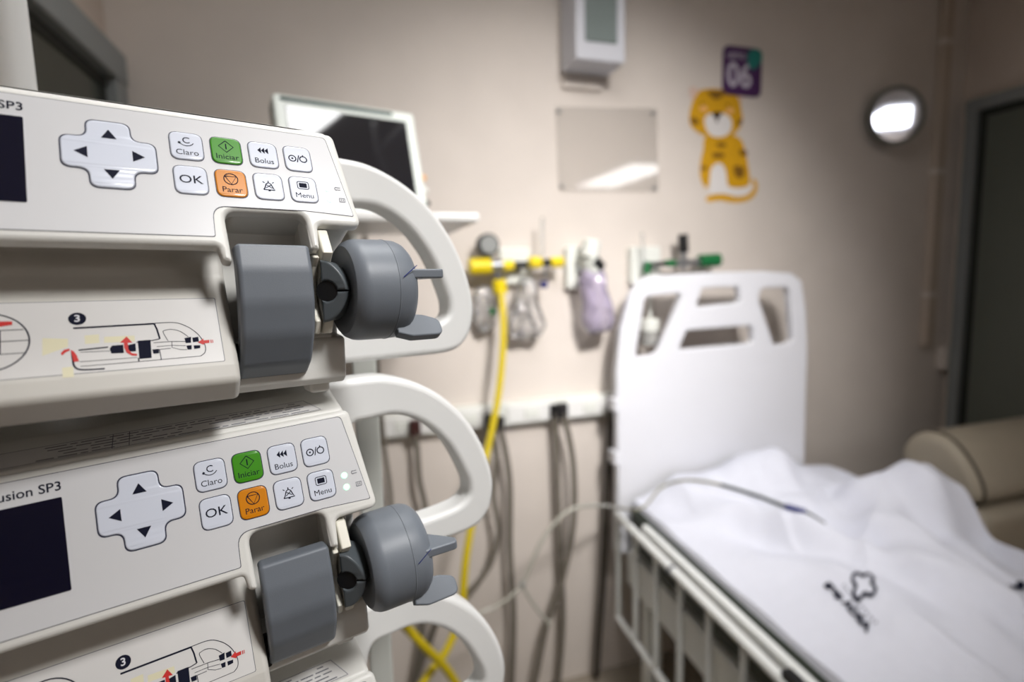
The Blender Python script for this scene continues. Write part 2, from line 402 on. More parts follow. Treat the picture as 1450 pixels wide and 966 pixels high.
# keys
def ring(cx, cy, r, w, n=24, a0=0, a1=360):
    return [[(cx + r * math.cos(math.radians(a0 + (a1 - a0) * k / n)), cy + r * math.sin(math.radians(a0 + (a1 - a0) * k / n)), w) for k in range(n + 1)]]
def seg(*pts, w=.4): return [[(p[0], p[1], w) for p in pts]]
KEYS = [(0, 0, 'Claro', 'key_face'), (1, 0, 'Iniciar', 'key_green'), (2, 0, 'Bolus', 'key_face'), (3, 0, '', 'key_face'),
        (0, 1, 'OK', 'key_face'), (1, 1, 'Parar', 'key_orange'), (2, 1, '', 'key_face'), (3, 1, 'Menu', 'key_face')]
for i, j, cap, mm in KEYS:
    cx, cy = 15.0 * i, -16.4 * j
    KC = K @ T(cx, cy, 0)
    kb = pp('key', flat2d([rrect(-5.95, -6.6, 5.95, 6.6, 3.1)], .6, .5, 3, T(0, 0, .1)), mm, KC)
    pp('key_outline', flat2d([rrect(-6.25, -6.9, 6.25, 6.9, 3.3)], .08, 0, 0, T(0, 0, .2)), 'key_line', KC, kb)
    part(kb, {'key_face': 'pale blue-white key', 'key_green': 'green start key', 'key_orange': 'orange stop key'}[mm])
    KI = KC @ T(0, 0, .76)
    if cap == 'OK': pp('caption', textmesh('OK', 5.4, None, 'CENTER', .02, 1.1), 'ink', KI, kb)
    elif cap: pp('caption', textmesh(cap, 3.7, T(0, -3.3, 0), 'CENTER', .0), 'ink', KI, kb)
    ic = []
    if cap == 'Claro':
        pp('icon_letter', textmesh('C', 4.2, T(0, 2.6, 0), 'CENTER', .02), 'ink', KI, kb)
        ic = ring(0, 3.0, 3.0, .35, 14, 205, 330) + seg((-2.9, 1.6), (-2.2, 1.1), w=1.0)
    elif cap == 'Iniciar': ic = seg((0, 4.9), (2.9, 2.0), (0, -.9), (-2.9, 2.0), (0, 4.9), w=.4) + seg((0, 3.4), (0, .6), w=.5)
    elif cap == 'Parar': ic = ring(0, 2.0, 2.7, .4) + seg((-2.2, 3.3), (2.2, 3.3), (0, -.5), (-2.2, 3.3), w=.4)
    elif cap == 'Bolus':
        me = bm_mesh(polys([[(x, 2.2), (x + 1.5, .6), (x + 1.5, 3.8)] for x in (-2.3, -.8, .7)])); pp('icon', me, 'ink', KI, kb)
    elif cap == 'Menu':
        me = joinm([bm_mesh(polys([rrect(-1.7, .9, 1.7, 3.3, .3)])), bm_mesh(ribbons([[(*q, .35) for q in rrect(-2.5, .2, 2.5, 4.0, .9) + rrect(-2.5, .2, 2.5, 4.0, .9)[:1]]], .35))])
        pp('icon', me, 'ink', KI, kb)
    elif (i, j) == (3, 0):
        ic = ring(-2.5, 0, 1.55, .5) + ring(-2.5, 0, .22, .5, 8) + seg((-.5, -1.9), (.6, 2.0), w=.45) + ring(2.4, 0, 1.55, .5) + seg((2.4, 1.4), (2.4, 2.3), w=.5)
    elif (i, j) == (2, 1):
        ic = seg((-2.4, -1.8), (-1.8, -1.0), (-1.0, 1.2), (0, 1.9), (1.0, 1.2), (1.8, -1.0), (2.4, -1.8), (-2.4, -1.8), w=.45) + seg((0, 1.8), (0, 2.8), w=.45) + seg((-1.3, -.9), (.9, .7), w=.35) + seg((-.9, .7), (1.3, -.9), w=.35) \
            + seg((-2.3, 2.3), (-1.6, 1.7), w=.35) + seg((2.3, 2.3), (1.6, 1.7), w=.35) + seg((-.5, -2.2), (.5, -2.2), w=.6)
    if ic: pp('icon', ribbons(ic, .4), 'ink', KI, kb)
for y in (-14.7, -20.4):
    pp('indicator_light', lathe([(0, 1.5), (.35, 1.4), (.55, .8)], 20, 'z', (56.2, y, .1)), 'led', K)
pp('symbol', ribbons(seg((59.6, -13.6), (61.8, -13.6), w=.3) + seg((59.6, -14.8), (61.8, -14.8), w=.3) + ring(60.0, -14.2, .8, .3, 10, 90, 270), .3), 'ink_grey', K @ T(.6, 0, .35))
pp('symbol', ribbons([[(*q, .35) for q in [(60.4, -21.3), (63.0, -21.3), (63.0, -19.4), (60.4, -19.4), (60.4, -21.3)]]] + seg((61.3, -20.8), (61.3, -19.9), w=.3) + seg((62.2, -20.8), (62.2, -19.9), w=.3), .3), 'ink_grey', K @ T(.6, 0, .35))
# tray label and its printed loading diagram
lb = pp('instruction_label', flat2d([rrect(XL + 8, -30.0, 6.0, .5, .8)], .05, 0, 0, T(0, 0, .12)), 'label_white', L)
pp('label_edge', flat2d([rrect(XL + 7.8, -30.2, 6.25, .75, .9)], .02, 0, 0, T(0, 0, .1)), 'ink_grey', L, lb)
def zl(px, py):
    """diagram pixel (zoom of the photograph) -> label coordinates in mm, solved once for pump 1"""
    d = P1.to_3x3().inverted() @ ray(60 + px / 5.37, 430 + py / 5.37); o = (P1.inverted() @ CAM) * 1000
    n = Vector((0, -.859, .512)); b0 = Vector((0, -1.0, -64.2)); q = o + d * ((b0 - o).dot(n) / d.dot(n))
    return (q.x, (q - b0).dot(Vector((0, .512, .859))))
def zs(*pts, w=.3, sm=0):
    P = [zl(*p) for p in pts]; P = smooth(P, sm) if sm else P
    return [[(p[0], p[1], w) for p in P]]
dk = zs((235, 190), (850, 155), w=.75) + zs((850, 155), (872, 200), (893, 270), w=.6) + zs((893, 270), (835, 283), (715, 297), w=.4) \
    + zs((850, 152), (1000, 146), (1090, 172), (1160, 215), (1205, 262), (1237, 320), (1237, 370), (1205, 400), w=.3, sm=5) + zs((1205, 400), (900, 428), (600, 455), (290, 480), w=.22) \
    + zs((955, 285), (918, 220), (935, 205), (985, 198), (1050, 215), (1110, 255), w=.25, sm=5) + zs((275, 357), (500, 333), w=.55) + zs((290, 372), (515, 362), w=.2) \
    + zs((285, 445), (720, 412), w=.2) + zs((225, 370), (232, 430), (245, 480), (300, 505), (475, 497), w=.6, sm=5) + zs((845, 300), (985, 290), (1090, 290), w=.25) \
    + zs((870, 330), (980, 320), (1090, 322), w=.22) + zs((880, 352), (975, 342), w=.25) + zs((985, 290), (985, 335), (1050, 352), (1100, 352), w=.22) + zs((890, 350), (905, 428), w=.3) + zs((730, 415), (735, 442), w=.4)
pp('diagram_outline', ribbons(dk, .3), 'ink', L @ T(0, 0, .24), lb)
def zp(*pts): return [zl(*p) for p in pts]
pp('diagram_blocks', polys([zp((512, 345), (530, 322), (615, 315), (620, 378), (525, 382)), zp((640, 320), (708, 305), (712, 365), (655, 368)), zp((725, 285), (822, 278), (832, 415), (738, 423)),
    zp((835, 352), (885, 347), (888, 380), (845, 384)), zp((1080, 265), (1130, 255), (1130, 300), (1090, 302)), zp((1140, 262), (1185, 255), (1190, 290), (1145, 296)), zp((1095, 322), (1135, 318), (1135, 350), (1105, 352)), zp((1150, 320), (1200, 318), (1200, 340), (1155, 348))]), 'ink', L @ T(0, 0, .27), lb)
pp('diagram_arrows', polys([zp((1180, 297), (1225, 268), (1225, 282), (1270, 278), (1270, 302), (1228, 305), (1228, 316)), zp((1277, 278), (1285, 277), (1287, 301), (1279, 302)), zp((1291, 277), (1297, 277), (1299, 300), (1293, 300)),
    zp((590, 300), (640, 252), (685, 300)), zp((620, 300), (650, 300), (655, 350), (680, 380), (720, 385), (722, 400), (680, 398), (640, 375), (622, 335)),
    zp((215, 355), (240, 365), (262, 395), (280, 440), (238, 447)), zp((140, 380), (165, 355), (205, 345), (212, 358), (180, 372), (150, 398))]), 'ink_red', L @ T(0, 0, .3), lb)
pp('diagram_tint', polys([zp((320, 245), (430, 235), (435, 300), (325, 310)), zp((470, 255), (700, 245), (705, 290), (470, 300)), zp((0, 265), (195, 270), (195, 330), (0, 400)), zp((150, 490), (235, 480), (240, 560), (155, 565))]), 'stain_yellow', L @ T(0, 0, .19), lb)
bc = zl(265, 118)
pp('step_badge', flat2d([circ(bc[0], bc[1], 2.7)], .02, 0, 0, T(0, 0, .22)), 'ink', L, lb)
pp('step_number', textmesh('3', 4.2, T(bc[0], bc[1], .27), 'CENTER', .08), 'ink_white', L, lb)
# the round magnifier drawing further left on the label
cc = zl(-282, 350); cc = (-66.5, -15.2)
pp('diagram_circle', ribbons(ring(cc[0], cc[1], 11.5, .5, 40) + seg((cc[0] - 3, cc[1] + 4.5), (cc[0] + 10, cc[1] + 4.5), w=.3) + seg((cc[0] - 3, cc[1]), (cc[0] + 11.3, cc[1]), w=.3) + seg((cc[0] - 3, cc[1] - 5), (cc[0] + 10, cc[1] - 5), w=.3) + seg((cc[0] + 3.6, cc[1] + 4.5), (cc[0] + 3.6, cc[1] - 5), w=.5), .4), 'ink', L @ T(0, 0, .24), lb)
pp('diagram_blocks', polys([[(cc[0] + a, cc[1] + b), (cc[0] + a + 2, cc[1] + b), (cc[0] + a + 2, cc[1] + b + 4.5), (cc[0] + a, cc[1] + b + 4.5)] for a, b in ((-5, 5), (-1.5, 5), (-1.5, -9.5))]), 'ink', L @ T(0, 0, .27), lb)
pp('diagram_arrows', polys([[(cc[0] + 1.6, cc[1] + 7), (cc[0] + 3.5, cc[1] + 8.2), (cc[0] + 7, cc[1] + 8), (cc[0] + 7, cc[1] + 6.6), (cc[0] + 3.5, cc[1] + 6)]]), 'ink_red', L @ T(0, 0, .3), lb)
# grey syringe clamp
cl = rpoly([(-17, -41.2), (-20.5, -52), (-21.8, -66), (-19, -80), (-11, -94), (-2, -100.5), (4, -97), (-4, -88), (-10, -76), (-11.5, -62), (-10, -50), (-7.5, -42)], [2, 20, 20, 20, 12, 2, 2, 8, 20, 20, 12, 2])
pp('syringe_clamp', flat2d([cl], 15.2, 2.0, 4, None, 40), 'grey_plastic', T(28, 0, 0) @ YZX)
pp('clamp_arm', box(18, -8, -70, 38, 14, -56, 2, 2), 'grey_plastic_dark')
pp('clamp_slot', box(9, -3, -101, 14, 9.5, -84, .6, 1), 'black_plastic')  # solid black piece stands for the dark gap behind the clamp
# flange holder: two bowed ivory ribs
def bow(x, t, top):
    fr = top + [(-16.5, -46.6), (-12.5, -50.5), (-9.4, -56), (-8.6, -62), (-9.6, -68), (-12, -72.8), (-14.2, -75.5), (-10.8, -81.6)]
    bk = [(y + 6, z) for y, z in fr[len(top):-1]]
    return flat2d([rpoly(fr + [(-2, -81.6)] + bk[::-1] + [(top[0][0] + 7, top[0][1])], .8, 2)], t / 2, .9, 3, None), T(x, 0, 0) @ YZX
me, mw = bow(50.9, 4.8, [(-11.6, -33.6), (-18.6, -44.4)]); pp('flange_rib', me, 'rib_ivory', mw)
me, mw = bow(46.2, 2.8, [(-11, -45), (-15.6, -45.6)]); pp('flange_rib', me, 'rib_ivory', mw)
pp('flange_wall', box(44, -2, -84, 56, 12, -30, .8, 1), 'pump_trough')
# plunger head knob, its jaws and wings
KX = T(0, -9, -61.5)
kn = pp('plunger_head', lathe([(60.2, 2), (60.2, 15), (59.2, 18.6), (59.4, 21), (61, 22.9), (63.4, 24.1), (66, 24.5), (78.6, 24.6), (78.8, 24.8), (79.1, 24.8), (79.3, 24.6), (84, 24.3), (87, 23.2), (89.4, 21), (90.8, 17.5), (91.2, 13), (91.2, 2)], 64), 'grey_plastic', KX)
def wing(ang, r1, xt, th):
    if r1 > 29: ol = rpoly([(80, 15), (80, 27), (87, r1), (xt, r1), (xt, r1 - 9), (96, 17.5)], [0, 0, 3, 4, 4.5, 5])
    else: ol = rpoly([(80, 3), (80, r1 - 3), (86, r1 - 1), (xt - 1, r1), (xt, r1 - 4.5), (93, 6), (91, 2)], [0, 0, 2, 2.5, 2.5, 4, 1])
    return flat2d([ol], th / 2, .8, 2, None), KX @ Matrix.Rotation(ang, 4, 'X')
for ang, r1, xt, th, off in ((math.pi - .02, 23.5, 103.5, 4.4, -6.5), (math.atan2(-24.5, -16.5), 29.5, 104, 5.2, 0)):
    me, mw = wing(ang, r1, xt, th); pp('knob_wing', me, 'grey_plastic', mw @ T(0, 0, off), kn)
JM = T(57.0, -14.5, -61.9) @ Matrix.Rotation(math.radians(-34), 4, 'Z') @ XZY
for sg in (1, -1):
    arc = smooth([(-7, 14.4), (-2.5, 13), (1.6, 9), (4.2, 4.2), (5.2, .3)], 5)
    notch = [(-4.6 + 4.7 * math.cos(math.radians(a)), 4.7 * math.sin(math.radians(a))) for a in (4, 20, 40, 60, 80, 95, 120)]
    pp('plunger_jaw', flat2d([[(x, z * sg) for x, z in arc + notch]], 7, 1.1, 3, None), 'grey_plastic_dark', JM, kn)
pp('jaw_bore', lathe([(-6.2, .1), (-6.2, 4.9), (6, 4.9), (6, .1)], 24, 'z', (-4.6, 0, 0)), 'black_plastic', JM, kn)  # black cylinder gives the darkness inside the jaw hole
pp('pen_mark', ribbons(seg((80.5, 0), (87.5, 5.5), w=.45), .4), 'pen_blue', KX @ Matrix(((1, 0, 0, 0), (0, 0, -1, -24.65), (0, 1, 0, 5.2), (0, 0, 0, 1))) @ Matrix.Rotation(0, 4, 'Z'), kn)
# carrying handle at the right end
ho = smooth([(40, 19), (86, 19), (109, 15.5), (134, 3), (155, -18), (169, -43), (176, -68), (175, -85), (169, -97), (156, -104), (122, -105), (40, -105)], 5)
hi = smooth([(78, -12), (92, -8.5), (110, -9.5), (128, -20), (143, -38), (152.5, -58), (156.5, -71), (154, -80), (139, -84.5), (100, -85), (78, -80), (72, -45)], 5, True)
hi = [(x, z) for x, z in hi]
pp('carry_handle', flat2d([ho, hi], 9.5, 4.2, 5, None), 'handle_white', T(0, 68, 0) @ XZY)
# warning label on the top face (grey illegible print lines)
TS = Matrix(((1, 0, 0, 0), (0, .975, -.222, 10.5), (0, .222, .975, 17.0), (0, 0, 0, 1)))
wl = pp('warning_label', flat2d([[(XL + 30, 0), (53, 0), (46.5, 14), (XL + 30, 14)]], .03, 0, 0, T(0, 0, .25)), 'label_white', TS)
bars = []; rnd = random.Random(3)
for row in range(5):
    x = -60 + rnd.random() * 4; y = 1.8 + row * 2.4
    while x < 44:
        w = 2 + rnd.random() * 7
        if rnd.random() < .8: bars.append([(x, y, .7), (min(x + w, 47 - row), y, .7)])
        x += w + 1.2
pp('print_lines', ribbons(bars + [[(a[0], a[1], .3), (b[0], b[1], .3)] for a, b in (((-100, .6), (52.0, .6)), ((52.0, .6), (46.2, 13.4)), ((46.2, 13.4), (-100, 13.4)), ((-34, .6), (-34, 13.4)), ((-28, .6), (-28, 13.4)))], .5), 'ink_grey', TS @ T(0, 0, .3), wl)
pump2 = copy_tree(pump); pump2.matrix_world = P2
pump2['label'] = 'second white syringe pump from the top, between the two others in the stack'
pump3 = copy_tree(pump); pump3.matrix_world = P3
pump3['label'] = 'lowest white syringe pump of the stack, mostly cut off by the photo bottom'
# rack post behind the pumps and the drip pole at the left
p0 = A(520, 600, .5)
t = thing('pump_rack', 'light grey rack post with black clamps standing behind the stacked syringe pumps', 'pump rack', loc=(p0.x, .5, 0))
obj('post', box(-.0105, -.0105, .12, .0105, .0105, 1.70, .003, 2), M_['post_grey'], t)
obj('base', box(-.08, -.25, .06, .25, .2, .12, .02, 2), M_['post_grey'], t)
for (x, y) in ((-.05, -.22), (.22, -.22), (.22, .17), (-.05, .17)): obj('wheel', lathe([(-.015, .012), (-.013, .03), (.013, .03), (.015, .012)], 20, 'x', (x, y, .03)), M_['black_plastic'], t)
for z in (1.700, 1.572, 1.43):
    c = obj('clamp', box(-.12, -.075, z - .022, -.0125, -.005, z + .012, .006, 2), M_['black_plastic'], t)
    obj('clamp_knob', lathe([(-.09, .006), (-.06, .006), (-.058, .019), (-.03, .02), (-.026, .016)], 20, 'y', (-.026, .0, z - .005)), M_['black_plastic'], c)
p0 = A(16, 60, .46)
t = thing('drip_stand', 'white drip stand pole rising behind the left end of the top pump', 'drip stand', loc=(p0.x - .001, .46, 0))
obj('pole', lathe([(.1, .0115), (2.35, .0115)], 24, 'z'), M_['handle_white'], t)
obj('base', lathe([(0, .05), (.0, .11), (.07, .11), (.1, .03)], 32, 'z'), M_['post_grey'], t)
obj('hook', tube([(-.1, 0, 2.4), (-.08, 0, 2.33), (0, 0, 2.33), (.08, 0, 2.33), (.1, 0, 2.4)], .005, 8, 4), M_['steel'], t)

# ------------------------------------------------------------------ patient monitor on its shelf
mx = Vector((.965, .262, 0)); mback = Vector((-.262 * .966, .965 * .966, -.259)); mup = mx.cross(mback) * -1
mup = Vector((-.262 * .259, .965 * .259, .966))
mo = Vector((-.121, 1.4, 2.156))
mw = Matrix(((mx.x, mback.x, mup.x, mo.x), (mx.y, mback.y, mup.y, mo.y), (mx.z, mback.z, mup.z, mo.z), (0, 0, 0, 1)))
t = thing('patient_monitor', 'white patient monitor with a black screen standing behind the top pump handle', 'monitor', mw=mw)
obj('casing', flat2d([rrect(0, -.285, .345, 0, .012)], .03, .008, 3, XZY @ T(0, 0, -.03)), M_['monitor_white'], t)
obj('rear_casing', box(.03, .05, -.252, .315, .11, -.03, .02, 3), M_['monitor_white'], t)
obj('screen', flat2d([rrect(.026, -.262, .318, -.03, .002)], .003, .001, 1, XZY @ T(0, 0, .001)), M_['screen_black'], t)
obj('alarm_strip', flat2d([rrect(.015, -.017, .285, -.009, .003)], .003, .001, 1, XZY @ T(0, 0, .001)), M_['monitor_teal'], t)
for k, mm in ((0, 'orange_plastic'), (1, 'outlet_white'), (2, 'plug_black')):
    obj('connector', lathe([(0, .009), (.014, .009), (.02, .006)], 14, 'x', (.345, .03, -.165 - k * .035)), M_[mm], t)
obj('stand', box(.1, .0, -.289, .25, .04, -.27, .01, 2), M_['monitor_white'], t)
t = thing('wall_shelf', 'narrow white shelf bracketed to the wall under the patient monitor', 'shelf', loc=(0, WY, 0))
pz = A(655, 318, 1.4)
obj('board', box(-.18, -.78, pz.z - .012, pz.x, -.42, pz.z + .008, .006, 2), M_['white_enamel'], t)
obj('bracket_arm', box(-.02, -.5, pz.z - .06, .04, 0, pz.z - .012, .006, 2), M_['post_grey'], t)
obj('wall_plate', box(-.05, -.02, pz.z - .14, .07, 0, pz.z + .06, .005, 2), M_['post_grey'], t)

# ------------------------------------------------------------------ on the back wall
def Wp(px, py): v = A(px, py, WY); return v
a = Wp(805, 92); b = Wp(884, 92)
t = thing('wall_box', 'white wall box with a grey glazed front at the top of the photo', 'wall box', loc=(A(846, 90, 1.87).x, WY, A(846, 86, 1.84).z))
q0, q1 = A(817, 92, 1.84), A(887, 80, 1.84); hw = (q1.x - q0.x) / 2
M_['box_white_shaded'] = mat('box_white_shaded', (196, 197, 204), .4)  # white enamel darkened for the weaker light on the box
obj('casing', box(-hw, -.16, 0, hw, -.02, .34, .008, 2), M_['box_white_shaded'], t)
obj('front_panel', box(-hw + .035, -.164, .062, hw - .035, -.158, .30, .004, 1), M_['box_grey'], t)
obj('mounting_plate', box(-hw + .01, -.02, -.05, hw - .02, 0, .3, .003, 1), M_['wall_paint'], t)
tl, tr_, br, bl = Wp(785, 152), Wp(928, 155), Wp(930, 272), Wp(790, 270)
ctr = (tl + br) / 2
t = thing('acrylic_holder', 'clear acrylic sheet holder on the wall above the gas outlets', 'sheet holder', loc=(ctr.x, WY, ctr.z))
ol = [(q.x - ctr.x, q.z - ctr.z) for q in (bl, br, tr_, tl)]
obj('sheet', flat2d([rpoly(ol, .008)], .0015, .0008, 1, XZY @ T(0, 0, .010)), M_['acrylic'], t)
for q in ol: obj('standoff', lathe([(-.016, .004), (-.012, .007), (0, .007)], 12, 'y', (q[0] * .93, 0, q[1] * .9)), M_['steel'], t)
# bed number sign
c = Wp(1050, 101); w2, h2 = .1, .093
c = (Wp(1022, 66) + Wp(1077, 137)) / 2; w2 = (Wp(1077, 100).x - Wp(1023, 100).x) / 2; h2 = (Wp(1050, 67).z - Wp(1050, 136).z) / 2
t = thing('bed_sign', 'dark purple bed number sign reading 06 with a teal corner', 'sign', loc=(c.x, WY, c.z))
obj('plate', flat2d([rrect(-w2, -h2, w2, h2, .03)], .004, .001, 2, XZY @ T(0, 0, .004)), M_['sign_purple'], t)
obj('emblem', flat2d([rpoly([(w2 * .25, h2 * .25), (w2 * .55, h2 * .1), (w2 * .8, h2 * .3), (w2 * .98, h2 * .5), (w2, h2 * .85), (w2 * .6, h2), (w2 * .25, h2 * .8)], .012)], .001, 0, 0, XZY @ T(0, 0, .009)), M_['sign_teal'], t)
me = textmesh('06', .135, T(-.018, -.022, .0095), 'CENTER', .003, .95); me.transform(XZY); obj('number', me, M_['sign_text'], t)
me = textmesh('LEITO', .034, T(-.035, .058, .0095), 'CENTER', .0006, 1); me.transform(XZY); obj('word', me, M_['sign_text'], t)
# tiger cub decal
o_ = Wp(1020, 205)
t = thing('tiger_decal', 'flat yellow sitting tiger cub wall decal with white muzzle and belly', 'wall decal', loc=(o_.x, WY, o_.z))
def D(pts, sm=5): return smooth([(lambda v: (v.x - o_.x, v.z - o_.z))(Wp(960 + x / 5.085, 110 + y / 5.085)) for x, y in pts], sm, True) if sm else [(lambda v: (v.x - o_.x, v.z - o_.z))(Wp(960 + x / 5.085, 110 + y / 5.085)) for x, y in pts]
def decal(nm, pts, h, m, sm=5): return obj(nm, flat2d([D(pts, sm)], .0008, 0, 0, XZY @ T(0, 0, h)), M_[m], t)
decal('ear', [(85, 70), (130, 75), (160, 105), (140, 150), (105, 170), (85, 120)], .001, 'decal_pink')
decal('ear', [(400, 120), (430, 95), (465, 100), (470, 140), (445, 180), (415, 170)], .0012, 'decal_pink')
decal('tail', [(200, 870), (240, 845), (330, 838), (420, 860), (500, 845), (545, 790), (530, 735), (555, 735), (572, 790), (550, 850), (490, 890), (400, 900), (300, 885), (220, 895)], .001, 'decal_yellow')
decal('body', [(195, 430), (180, 520), (160, 620), (160, 710), (185, 780), (210, 790), (225, 740), (235, 660), (270, 620), (310, 620), (340, 660), (355, 760), (390, 790), (490, 785), (515, 740), (500, 620), (475, 500), (430, 430), (300, 400)], .002, 'decal_yellow')
decal('belly', [(235, 790), (228, 720), (240, 650), (285, 612), (330, 645), (350, 720), (358, 785), (450, 800), (520, 770), (538, 790), (470, 840), (330, 835), (230, 830)], .0015, 'decal_white')
decal('head', [(150, 100), (215, 82), (300, 85), (380, 100), (435, 160), (455, 250), (460, 320), (425, 385), (370, 430), (280, 445), (190, 420), (115, 375), (80, 310), (95, 200)], .003, 'decal_yellow')
decal('muzzle', [(190, 290), (230, 262), (290, 255), (345, 270), (380, 310), (378, 375), (345, 415), (285, 430), (230, 415), (195, 360)], .004, 'decal_white')
decal('nose', [(245, 255), (305, 252), (300, 280), (275, 300), (250, 280)], .005, 'decal_black')
decal('mouth', [(268, 300), (280, 300), (282, 325), (268, 325)], .005, 'decal_black', 0)
for cx, cy in ((180, 225), (370, 240)): decal('cheek', [(cx + 28 * math.cos(k), cy + 22 * math.sin(k)) for k in (0, 1, 2, 3, 4, 5)], .004, 'orange_plastic')
for cx, cy in ((170, 190), (355, 200)): decal('eye', [(cx + 9 * math.cos(k), cy + 9 * math.sin(k)) for k in (0, 1, 2, 3, 4, 5)], .0045, 'decal_dark')
for s in ([(215, 100), (330, 100), (320, 130), (270, 160), (225, 130)], [(85, 300), (120, 290), (150, 330), (110, 340)], [(440, 300), (460, 310), (440, 350), (420, 330)], [(250, 545), (320, 545), (320, 575), (250, 575)], [(280, 475), (335, 475), (335, 500), (280, 500)], [(400, 640), (470, 650), (460, 720), (410, 710)], [(440, 520), (490, 530), (490, 560), (450, 560)], [(165, 640), (200, 640), (200, 665), (165, 665)]):
    decal('stripe', s, .0042, 'decal_dark')
# round lamp / mirror head
c = Wp(1268, 164); cc3 = A(1268, 164, 1.93)
t = thing('round_mirror', 'round silver mirror on the wall left of the conduit, reflecting a bright lamp', 'mirror', loc=(cc3.x, 1.93, cc3.z))
nv = ((CAM - t.location).normalized() + (Vector((3.8, -2.9, CZ)) - t.location).normalized()).normalized()
MQ = (-nv).to_track_quat('Y', 'Z').to_matrix().to_4x4()
RM = .118
for nm, prof, mm in (('rim', [(.03, RM * .6), (.028, RM), (0, RM + .012), (-.014, RM + .010), (-.016, RM - .006), (-.004, RM - .010)], 'lamp_rim'), ('mirror_glass', [(-.008, RM - .006), (-.010, RM - .007), (-.0101, .001)], 'mirror')):
    bm = lathe(prof, 48, 'y'); me = bm_mesh(bm); me.transform(MQ); finish(me); obj(nm, me, M_[mm], t)
obj('wall_mount', lathe([(.0, .02), (.07, .02)], 20, 'y'), M_['lamp_rim'], t)

# gas outlets -----------------------------------------------------------------
def plate(px0, py0, px1, py1, label):
    a, b = Wp(px0, py0), Wp(px1, py1)
    g = thing('gas_outlet', label, 'gas outlet', loc=((a.x + b.x) / 2, WY, (a.z + b.z) / 2), group='white gas outlet plates')
    w, h = (b.x - a.x) / 2, (a.z - b.z) / 2
    obj('plate', flat2d([rrect(-w, -h, w, h, .012)], .02, .005, 2, XZY @ T(0, 0, .02)), M_['outlet_white'], g)
    obj('valve', lathe([(-.075, .012), (-.06, .016), (-.04, .02)], 20, 'y', (0, 0, 0)), M_['steel'], g)
plate(703, 352, 748, 402, 'white gas outlet plate behind the yellow regulator')
plate(797, 350, 833, 408, 'white gas outlet plate behind the purple suction jar')
plate(887, 350, 928, 402, 'white gas outlet plate behind the green oxygen valve')
GY = WY - .085
def G(px, py, Y=GY): return A(px, py, Y)
def rod(p0, p1, r, n=16, prof=None):
    """lathe along p0->p1"""
    d = (p1 - p0); ln = d.length; q = d.to_track_quat('Z', 'Y').to_matrix().to_4x4(); q.translation = p0
    me = bm_mesh(lathe(prof(ln) if prof else [(0, r * .85), (r * .15, r), (ln - r * .15, r), (ln, r * .85)], n, 'z')); me.transform(q)
    bm = bmesh.new(); bm.from_mesh(me); return bm
def shift(bm, o):
    for v in bm.verts: v.co -= o
    return bm
org = G(703, 378)
t = thing('air_regulator', 'yellow compressed air regulator with a round dark gauge on the wall', 'regulator', loc=org)
def g(nm, bm, m): return obj(nm, shift(bm, org), M_[m], t)
g('knob', rod(G(664, 378), G(695, 377), .03, 24), 'yellow_plastic')
g('body', rod(G(694, 377), G(712, 376), .022), 'steel')
g('coupling', rod(G(711, 377), G(727, 376), .02), 'yellow_plastic')
g('connector', rod(G(726, 376), G(746, 375), .013), 'black_plastic')
g('coupling', rod(G(749, 372), G(766, 372), .022), 'yellow_plastic')
g('coupling', rod(G(779, 372), G(797, 371), .02), 'yellow_plastic')
g('nut', rod(G(764, 372), G(781, 372), .014), 'black_plastic')
g('stem', rod(G(699, 376), G(693, 358), .01), 'steel')
gc = G(690, 347); gm = rod(gc + Vector((0, .02, 0)), gc - Vector((0, .025, 0)), .04, 28); gg = g('gauge', gm, 'black_plastic')
obj('gauge_face', shift(rod(gc - Vector((0, .022, 0)), gc - Vector((0, .028, 0)), .033, 28), org), M_['gauge_face'], gg)
g('outlet', rod(G(704, 385), G(706, 398), .012), 'steel')
g('hose_fitting', rod(G(706, 396), G(709, 416), .026), 'yellow_plastic')
g('flow_tube', rod(G(768, 364), G(768, 308), .006), 'clear_plastic')
g('stem', rod(G(774, 376), G(771, 394), .006), 'steel')
g('valve_ball', rod(G(770, 398), G(770, 408), .014, 16), 'blue_plastic')
hz = [A(709, 412, 1.9), A(713, 470, 1.86), A(707, 550, 1.82), A(694, 620, 1.78), A(676, 700, 1.72), A(660, 790, 1.66), A(652, 870, 1.62), A(630, 925, 1.58), A(600, 966, 1.55), A(570, 1040, 1.5), Vector((.2, 1.5, .12)), Vector((.3, 1.55, .02)), Vector((.5, 1.6, .016))]
tag(obj('air_hose', tube(hz, .0125, 12, 6), M_['yellow_hose']), 'yellow air hose hanging down from the regulator in front of the sockets', 'hose')
hz = [A(519, 770, .515), A(520, 790, .6), A(532, 830, .95), A(552, 866, 1.3), A(572, 885, 1.44), A(600, 915, 1.47), A(630, 945, 1.5), A(655, 985, 1.52), A(680, 1040, 1.55), Vector((.62, 1.62, .1)), Vector((.7, 1.6, .02)), Vector((.8, 1.5, .016))]
tag(obj('air_hose', tube(hz, .0125, 12, 6), M_['yellow_hose']), 'slack yellow hose crossing inside the lowest pump handle', 'hose')
